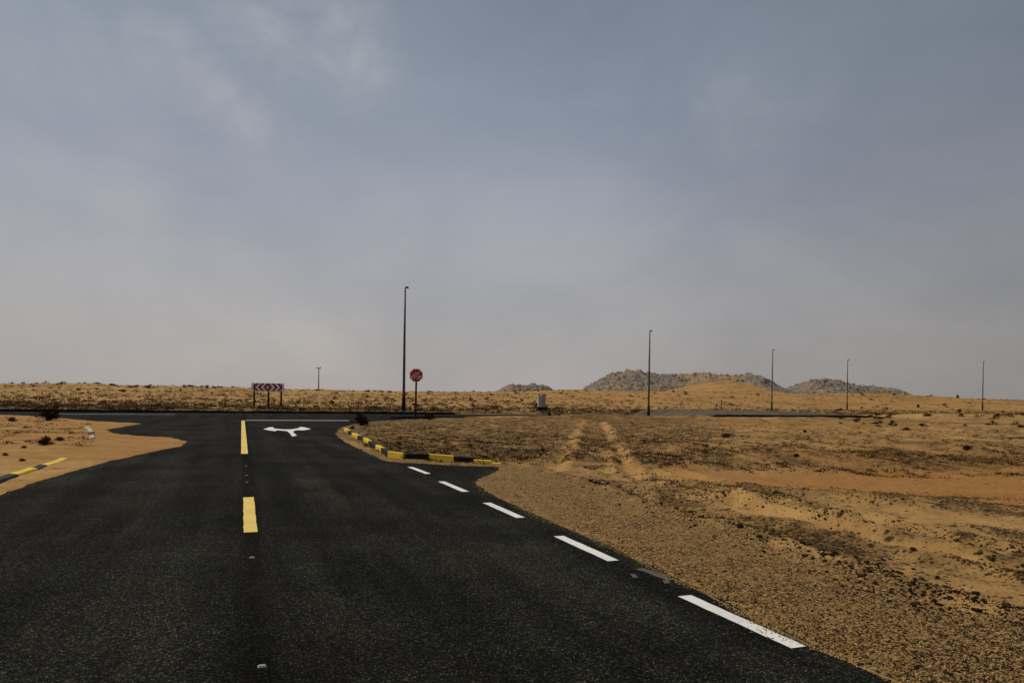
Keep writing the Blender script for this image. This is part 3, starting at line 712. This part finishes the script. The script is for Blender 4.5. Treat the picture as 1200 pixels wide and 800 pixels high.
# ------------------------------------------------------------------ rocky hills
def hill_nodes(t, b):
    pos = t.n('ShaderNodeNewGeometry').outputs['Position']
    n = t.noise(pos, .55, 7, .75); n2 = t.noise(pos, .07, 4, .6); v = t.n('ShaderNodeTexVoronoi', {'Vector': pos, 'Scale': .65})
    c = t.ramp(n, [(.34, (.060, .050, .042)), (.46, (.19, .162, .135)), (.56, (.28, .24, .20)), (.68, (.40, .345, .285))])
    c = t.mix(t.remap(v.outputs['Distance'], .42, .2, 0, .55), c, (.05, .042, .03))
    c = t.mix(t.remap(n2, .48, .64, 0, .6), c, (.36, .235, .125))
    xx = t.n('ShaderNodeSeparateXYZ', {0: pos}).outputs[0]
    mid = t.n('ShaderNodeMapRange', {0: t.math('ABSOLUTE', t.math('ADD', xx, -122)), 1: 32, 2: 8, 3: 0, 4: .20}, interpolation_type='SMOOTHSTEP').outputs[0]
    nz = t.n('ShaderNodeSeparateXYZ', {0: t.n('ShaderNodeNewGeometry').outputs['Normal']}).outputs[2]
    sa = t.remap(t.math('ADD', t.math('MULTIPLY', n2, .6), t.math('MULTIPLY_ADD', nz, .35, mid)), .66, .86, 0, .8)
    c = t.mix(sa, c, (.38, .25, .125))
    vb = t.n('ShaderNodeTexVoronoi', {'Vector': pos, 'Scale': .32})
    db = t.math('MULTIPLY', t.math('LESS_THAN', t.n('ShaderNodeSeparateColor', {0: vb.outputs['Color']}).outputs[0], .45), t.remap(vb.outputs['Distance'], .42, .2))
    c = t.mix(t.math('MULTIPLY', db, .85), c, (.035, .026, .014))
    setc(t, b, c); bump(t, b, n, 1.0, .8)
M_hill = mat('rocky_hill_ground', .95, spec=.05, build=hill_nodes)
def hill(name, prof, depth, thick, lab, seed):
    """prof: list of (px, py) of its skyline; a real ridge standing at depth"""
    pxs = [p[0] for p in prof]; n1, n2 = 240, 70
    PX = np.linspace(pxs[0], pxs[-1], n1); top = np.interp(PX, pxs, [p[1] for p in prof])
    zt = CAMH + (HOR + (PX - 600) * math.tan(ROLL) - top) / F * depth
    V = np.linspace(-1, 1, n2)
    X, V2 = np.meshgrid((PX - 600) / F * depth, V); ZT = np.tile(zt, (n2, 1)); Y = depth + V2 * thick * (1 + .1 * fbm(X / 30, V2 * 2, 2, seed))
    cross = np.maximum(0, 1 - np.abs(V2) ** 1.7)
    rid = 1 - np.abs(fbm(X / 14, Y / 14, 4, seed + 1)); rid2 = np.abs(fbm(X / 4.0, Y / 4.0, 4, seed + 2))
    rel = np.clip(ZT - 2.0, 0, 99)
    Z = ZT * cross * (.80 + .20 * rid) + rel * .11 * rid2 * cross + .9 * np.abs(pn(X / 1.7, Y / 1.7, seed)) * cross * (rel > 1) + rel * .04 * (pn(X / 3.2, V2 * 0 + seed, 5) + pn(X / 1.4, V2 * 0, seed + 6) * .6) * cross - 1.2 * (1 - cross)
    idx = np.arange(n1 * n2).reshape(n2, n1)
    q = np.stack([idx[:-1, :-1], idx[:-1, 1:], idx[1:, 1:], idx[1:, :-1]], -1).reshape(-1, 4)
    me = np_mesh(name, np.stack([X, Y, Z], -1).reshape(-1, 3), q)
    return link(name, me, M_hill, kind='structure', label=lab)
hill('rocky_hill', [(672, 462), (685, 455), (700, 446), (712, 440), (722, 436.5), (735, 434.5), (748, 434.5), (760, 437), (775, 438.5), (790, 439.5), (805, 438.5), (815, 437.5), (830, 438), (845, 440), (858, 440.5), (868, 440), (878, 439), (888, 441), (897, 446), (908, 453), (925, 462)], 460, 55, 'long grey rocky hill behind the second tallest pole', 3)
hill('rocky_hill', [(905, 466), (925, 455), (938, 448), (950, 445.5), (965, 444.5), (978, 446), (990, 448), (1005, 452), (1020, 453), (1035, 453.5), (1048, 456), (1062, 464), (1070, 468)], 520, 45, 'low grey rocky hill to the right of the main hill', 13)
hill('rocky_hill', [(575, 464), (588, 455), (596, 451), (606, 450.5), (615, 452), (625, 449.5), (634, 450), (645, 455), (660, 463)], 560, 40, 'small faint rocky rise left of the main hill', 23)

# ------------------------------------------------------------------ shrubs
def shrub_parts(seed, rad=.5, hgt=.5, leaves=260, twigs=26, leaf=.05, dense=1.0):
    rr = random.Random(seed); bm = bmesh.new()
    tips = []
    for i in range(twigs):
        a = rr.uniform(0, 2 * math.pi); el = rr.uniform(.15, 1.45); L = rr.uniform(.6, 1.0)
        tip = Vector((math.cos(a) * math.cos(el) * rad * L, math.sin(a) * math.cos(el) * rad * L, math.sin(el) * hgt * L + .03))
        mid = tip * .5 + Vector((rr.uniform(-.05, .05), rr.uniform(-.05, .05), .03)) * rad * 2
        add_tube(bm, [(0, 0, -.03), mid, tip], [.014, .009, .004], 4, False); tips.append((mid, tip))
    tw = bpy.data.meshes.new('twigs'); bm.to_mesh(tw); bm.free(); tw.materials.append(M_twig)
    V, Fc = [], []
    for i in range(leaves):
        m, t_ = rr.choice(tips); f = rr.random() ** .6; c = m.lerp(t_, f) + Vector((rr.gauss(0, .10), rr.gauss(0, .10), rr.gauss(0, .08))) * rad
        c.z = max(c.z, .01); s_ = leaf * rr.uniform(.5, 1.3)
        d1 = Vector((rr.gauss(0, 1), rr.gauss(0, 1), rr.gauss(0, 1))).normalized() * s_; d2 = Vector((rr.gauss(0, 1), rr.gauss(0, 1), rr.gauss(0, 1) + .5)).normalized() * s_ * 1.6
        k = len(V); V += [c - d1 * .5, c + d1 * .5, c + d2]; Fc.append((k, k + 1, k + 2))
    lf = bpy.data.meshes.new('foliage'); lf.from_pydata([tuple(v) for v in V], [], Fc); lf.update(); lf.materials.append(M_shrub)
    return tw, lf
NEAR = [shrub_parts(s, .5, .45, 900, 40, .055) for s in (1, 2, 3)]
MID = [shrub_parts(s, .5, .45, 110, 9, .11) for s in (11, 12, 13, 14)]
def shrub(x, y, size, lab, kinds=NEAR, grp='dry desert shrubs', hs=1.0, name='dry_shrub'):
    tw, lf = rnd.choice(kinds)
    e = empty(name, (x, y, zat(x, y) - .01), rnd.uniform(0, 6.28), label=lab, category='shrub', group=grp); e.scale = (size, size, size * hs * 1.45)
    link('twigs', tw, None, e); link('foliage', lf, None, e); return e
for px_, py_, wpx, hs, lab in [
    (423, 499, 21, .95, 'dark dry shrub on the corner tip left of the stop sign'),
    (413, 503, 7, .8, 'tiny brown shrub beside the first kerb stones'),
    (503, 492, 18, .7, 'low reddish brown shrub just right of the stop sign'),
    (56, 493, 24, .75, 'large black shrub on the left sand beside the crossing road'),
    (64, 490, 14, .9, 'dark shrub overlapping the right of the large black one'),
    (14, 495, 12, .6, 'thin brown shrub near the left picture edge'),
    (53, 524, 20, .8, 'loose dry brown shrub in the middle of the left sand'),
    (28, 527, 8, .6, 'small dark tuft left of the loose brown shrub'),
    (26, 542, 9, .6, 'small dark tuft right above the half buried left kerb'),
    (70, 520, 14, .5, 'sparse pale brown tuft right of the loose brown shrub'),
    (6, 537, 8, .6, 'low brown tuft at the left picture edge'),
    (851, 517, 13, .55, 'dark flat shrub on the orange sand right of centre'),
    (869, 514, 6, .7, 'small round dark tuft right of the flat dark shrub'),
    (1133, 531, 13, .6, 'dark shrub alone on the orange sand at right'),
    (1062, 513, 11, .7, 'brown shrub on the plain below the second pole from the right'),
    (740, 498, 6, .7, 'tiny dark tuft on the plain left of the second tallest pole'),
    (644, 487, 5, 1.6, 'narrow upright dark tuft below the utility cabinet'),
    (655, 489, 5, 1.5, 'narrow upright tuft right of the cabinet'),
    (468, 522, 6, .8, 'small dark tuft on the sand above the kerb bend'),
    (1196, 516, 10, .7, 'dark shrub at the right picture edge'),
    (943, 511, 5, 1.1, 'small upright tuft on the orange sand'),
    (636, 530, 7, .8, 'small dark tuft beside the left wheel track'),
    (1076, 481, 4, 1.5, 'tall thin bare shrub between the two rightmost poles'),
    (1091, 479, 6, 1.3, 'dark shrub right of the tall thin bare shrub'),
    (1122, 480, 4, 1.4, 'thin bare shrub just left of the rightmost pole')]:
    g = G(px_, py_); sz = wpx * g.y / F
    shrub(g.x, g.y, sz * 1.05, lab, NEAR if sz < 1.3 else NEAR, hs=hs)
# scattered shrubs beyond the crossing road and on the crest
n_sh = 0
def scatter(nm, xr, dr_, size, lab, grp, hs=.8, smin=Y_FAR + 1.2):
    global n_sh
    got = 0
    while got < nm:
        px_ = rnd.uniform(*xr); d_ = rnd.uniform(*dr_) if isinstance(dr_, tuple) else dr_; x, y = at(px_, d_)[:2]
        if float(pn(x / 9, y / 12, 91)) + rnd.uniform(-.6, .6) < 0: continue
        s_, t_ = road_frame(x, y)
        if s_ < smin: continue
        sz_ = size * rnd.uniform(.5, 1.4)
        big = 'large' if sz_ > size * 1.1 else ('tiny' if sz_ < size * .75 else 'middling')
        edges = [(100, 'near the left picture edge'), (200, 'above the left sand tongue'), (290, 'just left of the chevron board'), (365, 'right behind the chevron board'), (460, 'left of the tallest pole'),
                 (530, 'behind the stop sign'), (620, 'left of the utility cabinet'), (690, 'right of the utility cabinet'), (760, 'left of the second tallest pole'), (840, 'right of the second tallest pole'),
                 (905, 'left of third pole from right'), (993, 'right of third pole from right'), (1075, 'right of second pole from right'), (1150, 'left of the rightmost pole'), (9999, 'right of the rightmost pole')]
        pos_ = next(t for e_, t in edges if px_ < e_)
        fr = (d_ - dr_[0]) / (dr_[1] - dr_[0]); row = 'front' if fr < .33 else ('middle' if fr < .66 else 'back')
        shrub(x, y, sz_, '%s %s, %s row, %s' % (big, lab, row, pos_), MID, grp, hs * rnd.uniform(.7, 1.2)); got += 1; n_sh += 1
scatter(70, (-20, 640), (150, 180), 1.5, 'dark bush on the dune crest', 'bushes on the left dune crest', .42)
scatter(85, (-20, 640), (78, 150), 1.0, 'dry bush on the slope', 'bushes on the slope behind the junction', .5)
scatter(40, (600, 1200), (120, 182), 1.2, 'dry bush on sand below hills', 'bushes on the sand below the hills', .5)
scatter(60, (985, 1215), (46, 74), .75, 'dry bush in the scrub line', 'bushes in the right scrub line', .45, 36)

# merged low scrub: nobody could count it
def tuft_cloud(name, pts, size, mtl, lab, k=14, up=.6):
    n = len(pts); pts = np.asarray(pts); sz = np.asarray(size) * np.ones(n)
    c = np.repeat(pts, k, 0); s = np.repeat(sz, k)[:, None]
    off = R0.normal(0, 1, (n * k, 3)) * [.32, .32, .16]; off[:, 2] = np.abs(off[:, 2])
    c = c + off * s
    d1 = R0.normal(0, 1, (n * k, 3)); d1 /= np.linalg.norm(d1, axis=1)[:, None]
    d2 = R0.normal(0, 1, (n * k, 3)) + [0, 0, up * 2]; d2 /= np.linalg.norm(d2, axis=1)[:, None]
    V = np.stack([c - d1 * s * .09, c + d1 * s * .09, c + d2 * s * .34], 1).reshape(-1, 3)
    me = np_mesh(name, V, np.arange(len(V)).reshape(-1, 3)); return link(name, me, mtl, kind='stuff', label=lab)
def cloud_pts(n, xr, dr_, thr, seed, sc=(6, 5), far=True):
    out = []
    while len(out) < n:
        px_ = R0.uniform(*xr, 4000); u_ = R0.uniform(0, 1, 4000); d_ = 1 / (1 / dr_[0] + (1 / dr_[1] - 1 / dr_[0]) * u_)
        x = (px_ - 600) / F * d_; y = d_; s_, t_ = road_frame(x, y)
        ok = (pn(x / sc[0], y / sc[1], seed) + R0.uniform(-.5, .5, 4000) > thr) & (sdist(x, y) > .35)
        if not far:
            for (a, b) in TRACKS: ok &= segd(x + .25 * fbm(x / 2, y / 2, 2, 12), y, a, b) > R0.uniform(.0, .42, 4000) * (pn(x * .5, y * .4, 98) > -.2)
        ok &= (s_ > Y_FAR + .4) if far else ((s_ < Y_FAR - 12) & (calmf(x, y) < R0.uniform(0, .9, 4000)))
        x, y = x[ok], y[ok]; z = zats(x, y) - .02
        out += list(np.stack([x, y, z], 1))
    return np.array(out[:n])
ptsA = cloud_pts(5600, (-60, 1260), (54, 185), -.1, 5)
tuft_cloud('desert_scrub', ptsA, R0.uniform(.15, .60, 5600), M_shrub, 'low dark scrub scattered over the slope beyond the crossing road')
ptsB = cloud_pts(3200, (-60, 1260), (54, 180), -.2, 6)
tuft_cloud('dry_grass', ptsB, R0.uniform(.25, .7, 3200), M_straw, 'dry straw tufts scattered beyond the crossing road')
ptsC = cloud_pts(4200, (430, 1210), (17, 47), .0, 7, (2.5, 2), False)
tuft_cloud('dry_grass', ptsC, R0.uniform(.05, .2, 4200), M_shrub, 'thin dark scrub litter over the plain right of the stop sign')
ptsE = cloud_pts(4500, (420, 860), (18.5, 44), -.25, 9, (2.0, 1.2), False)
tuft_cloud('dry_grass', ptsE, R0.uniform(.04, .15, 4500), M_shrub, 'dense low scrub litter between the kerb and the wheel tracks')
ptsF = cloud_pts(2500, (420, 860), (18.5, 44), -.25, 10, (2.0, 1.2), False)
tuft_cloud('dry_grass', ptsF, R0.uniform(.04, .16, 2500), M_straw, 'pale dry straw between the kerb and the wheel tracks')
ptsD = cloud_pts(500, (-40, 110), (20, 44), .1, 8, (2, 2), False)
tuft_cloud('dry_grass', ptsD, R0.uniform(.05, .2, 500), M_shrub, 'thin dry tufts on the left sand')

# ------------------------------------------------------------------ stones and pebbles
def stone_mesh(seed, sub=1):
    bm = bmesh.new(); bmesh.ops.create_icosphere(bm, subdivisions=sub, radius=.5); rr = random.Random(seed)
    for v in bm.verts: v.co *= rr.uniform(.72, 1.15); v.co.z *= .62
    me = bpy.data.meshes.new('stone'); bm.to_mesh(me); bm.free(); me.materials.append(M_stone); return me
STN = [stone_mesh(i, 2 if i < 3 else 1) for i in range(7)]
def stone(x, y, size, lab, grp):
    o = link('stone', rnd.choice(STN)); o.location = (x, y, zat(x, y) + size * .12); o.scale = (size * rnd.uniform(.8, 1.4), size * rnd.uniform(.8, 1.2), size * rnd.uniform(.7, 1.1))
    o.rotation_euler = (rnd.uniform(-.3, .3), rnd.uniform(-.3, .3), rnd.uniform(0, 6.28)); o['label'] = lab; o['category'] = 'stone'; o['group'] = grp
for px_, py_, wpx, lab in [(933, 534, 8, 'dark rounded rock on the orange sand, largest there'), (962, 621, 6, 'flat dark rock on the pale sand above the gravel'), (1053, 640, 5, 'small dark stone alone on pale sand'),
                           (819, 684, 6, 'dark stone at the asphalt edge above the nearest white dash'), (1180, 721, 10, 'dark rock low at the right edge of the gravel'), (1098, 681, 7, 'dark stone on the gravel bank at right'),
                           (1015, 696, 5, 'dark stone in the middle of the gravel'), (943, 657, 7, 'dark stone on top of the gravel bank'), (635, 609, 5, 'dark stone by the third white edge dash'), (1070, 658, 8, 'wide dark clod on the gravel bank')]:
    g = G(px_, py_); stone(g.x, g.y, wpx * g.y / F, lab, 'dark stones on the sand')
    if py_ == 621: o_ = bpy.data.objects[-1] if False else [o for o in C.objects if o.get('label') == lab][0]; o_.scale = (.20, .12, .07)
for px_, py_ in [(692, 566), (697, 567), (702, 566.5), (706, 569), (711, 567), (712, 564.5), (686, 548), (691, 549), (696, 547)]:
    g = G(px_, py_); stone(g.x, g.y, rnd.uniform(.07, .11), 'dark stone in the small black cluster at the head of the gravel', 'black stone cluster')
# stones along the bank
nb_ = 0
while nb_ < 150:
    i = rnd.randrange(3, len(BANK) - 1); f = rnd.random(); p = BANK[i] * (1 - f) + BANK[i + 1] * f
    x, y = p[0] + rnd.gauss(0, .22), p[1] + rnd.gauss(0, .22)
    if y < 3 or x / y * F + 600 > 1210: continue
    sz_ = min(.09, rnd.lognormvariate(math.log(.038), .38)); pxx = 600 + F * x / y
    big = 'large' if sz_ > .05 else ('tiny' if sz_ < .03 else 'small')
    pos_ = 'at its far end' if pxx < 700 else 'beyond the third white dash' if pxx < 800 else 'beyond the fourth white dash' if pxx < 900 else 'beyond the nearest white dash' if pxx < 1020 else 'towards the right picture edge' if pxx < 1120 else 'at the right picture edge'
    sidew = 'on the gravel side of' if float(bankline(np.array([x]), np.array([y]))[0]) < 0 else 'on the sand side of'
    stone(x, y, sz_, '%s dark stone %s the gravel bank, %s' % (big, sidew, pos_), 'dark stones along the gravel bank'); nb_ += 1

OCT = np.array([[1, 0, 0], [-1, 0, 0], [0, 1, 0], [0, -1, 0], [0, 0, 1], [0, 0, -1]], float)
OF = np.array([[0, 2, 4], [2, 1, 4], [1, 3, 4], [3, 0, 4], [2, 0, 5], [1, 2, 5], [3, 1, 5], [0, 3, 5]])
def pebbles(name, pts, size, mtl, lab):
    n = len(pts); jit = R0.uniform(.6, 1.25, (n, 6, 1)) * OCT[None]
    a = R0.uniform(0, 6.28, n); ca, sa = np.cos(a), np.sin(a)
    x = jit[..., 0] * ca[:, None] - jit[..., 1] * sa[:, None]; y = jit[..., 0] * sa[:, None] + jit[..., 1] * ca[:, None]; z = jit[..., 2] * .65
    V = np.stack([x, y, z], -1) * (size[:, None, None] * .5) + pts[:, None, :]
    Fc = (OF[None] + (np.arange(n) * 6)[:, None, None]).reshape(-1, 3)
    return link(name, np_mesh(name, V.reshape(-1, 3), Fc), mtl, kind='stuff', label=lab)
def gravel_pts(n, mode, lo=3.2, hi=24, hz=1210):
    out = []; tot = 0
    while tot < n:
        px_ = R0.uniform(400, hz, 20000); u_ = R0.uniform(0, 1, 20000) ** .8; d_ = 1 / (1 / hi + (1 / lo - 1 / hi) * u_)
        x = (px_ - 600) / F * d_; y = d_; b_ = bankline(x, y); sd_ = sdist(x, y)
        if mode == 'gravel': ok = (b_ < .1) & (sd_ > -.03) & (x > 0)
        elif mode == 'bank': ok = (np.abs(b_ + .05) < .6 * R0.uniform(0, 1, 20000)) & (sd_ > .1)
        else: ok = (b_ > .1) & (sd_ > .3) & (fbm(*[v / w_ for v, w_ in zip(road_frame(x, y), (4, .8))], 3, 81) + R0.uniform(-.35, .35, 20000) > .18) & (calmf(x, y) < R0.uniform(0, .8, 20000))
        x, y = x[ok], y[ok]; z = zats(x, y); out.append(np.stack([x, y, z], 1)); tot += len(x)
    return np.concatenate(out)[:n]
n = 15000; pts = gravel_pts(n, 'gravel'); pebbles('gravel', pts, R0.lognormal(math.log(.012), .4, n).clip(.006, .05), M_pebble, 'brown gravel pebbles covering the road shoulder')
n = 9000; pts = gravel_pts(n, 'gravel'); pebbles('gravel', pts, R0.lognormal(math.log(.014), .35, n).clip(.006, .035), M_lpeb, 'pale gravel pebbles mixed into the road shoulder')
n = 2200; pts = gravel_pts(n, 'gravel'); pebbles('gravel', pts, R0.lognormal(math.log(.021), .3, n).clip(.012, .045), M_stone, 'larger dark pebbles dotted over the road shoulder')
n = 1000; pts = gravel_pts(n, 'bank', 4, 24); pebbles('gravel', pts, R0.lognormal(math.log(.026), .4, n).clip(.01, .06), M_stone, 'dark small stones heaped along the gravel bank')
n = 9000; pts = gravel_pts(n, 'plain', 6, 45, 1230); pebbles('gravel', pts, R0.lognormal(math.log(.03), .45, n).clip(.01, .09), M_pebble, 'dark grit and clods in strips over the sand plain')
def spill_pts(n):
    out = []; tot = 0; E = P[20:]
    while tot < n:
        px_ = R0.uniform(-20, 1210, 20000); d_ = 1 / R0.uniform(1 / 38, 1 / 4.0, 20000); x = (px_ - 600) / F * d_; sd_ = sdist(x, d_)
        ok = (sd_ < .02) & (-sd_ < R0.exponential(.035, 20000) * (1 + 1.2 * pn(x * 1.2, d_ * 1.2, 15)))
        x, y = x[ok], d_[ok]; out.append(np.stack([x, y, np.full(len(x), .004)], 1)); tot += len(x)
    return np.concatenate(out)[:n]
n = 3500; pebbles('gravel', spill_pts(n), R0.lognormal(math.log(.010), .4, n).clip(.005, .025), M_lpeb, 'loose sand grains and pebbles spilled over the asphalt edge')
def line_pebbles(pix, n, spread, size, lab, mtl=M_pebble):
    L = np.array([G(a, b)[:2] for a, b in pix]); k = R0.randint(0, len(L) - 1, n * 3); f = R0.uniform(0, 1, n * 3)[:, None]
    p = L[k] * (1 - f) + L[k + 1] * f + R0.normal(0, 1, (n * 3, 2)) * [spread * 1.6, spread] * R0.uniform(.2, 1.4, (n * 3, 1))
    p = p[(pn(p[:, 0] * .8, p[:, 1] * 1.6, 33) + R0.uniform(-.4, .4, len(p))) > -.08][:n]
    pts = np.column_stack([p, zats(p[:, 0], p[:, 1])])
    pebbles('gravel', pts, R0.lognormal(math.log(size), .45, len(pts)).clip(.006, .09), mtl, lab)
line_pebbles([(830, 560), (900, 567), (1000, 573), (1100, 583), (1200, 599), (1240, 606)], 5200, .34, .024, 'dark grit along the rim below the orange hollow')
line_pebbles([(690, 545), (760, 553), (830, 568), (900, 590), (960, 606), (1010, 618)], 2600, .20, .024, 'dark grit strip beside the pale ruts')
line_pebbles([(780, 570), (850, 577), (910, 588)], 1500, .20, .022, 'dark grit patch left of the pale mound')
line_pebbles([(1040, 622), (1080, 628), (1120, 634)], 700, .12, .022, 'small dark grit patch on the pale sand')
line_pebbles([(1140, 640), (1180, 646), (1240, 652)], 700, .10, .026, 'row of dark clods on the sand near the right edge')
line_pebbles([(930, 527), (1000, 530), (1085, 536)], 1800, .45, .045, 'dark clods above the orange hollow')
line_pebbles([(1120, 532), (1180, 540), (1240, 545)], 1200, .40, .045, 'dark clods on the orange sand at right')
# marker posts beside the right-hand stretch
for px_, pt in ((845.5, 'thin marker post beside the crossing road, left one of a pair'), (839.5, 'shorter thin marker post left of its taller neighbour')):
    b = at(px_, 88); zg = zat(b.x, b.y); bm = bmesh.new(); hh = 1.5 if px_ > 842 else 1.0
    add_tube(bm, [(0, 0, -.2), (0, 0, hh)], [.05, .045], 8); add_box(bm, (0, -.02, hh - .12), (.14, .03, .2))
    bmo('marker_post', bm, M_dark, None, label=pt, category='marker post').location = (b.x, b.y, zg)
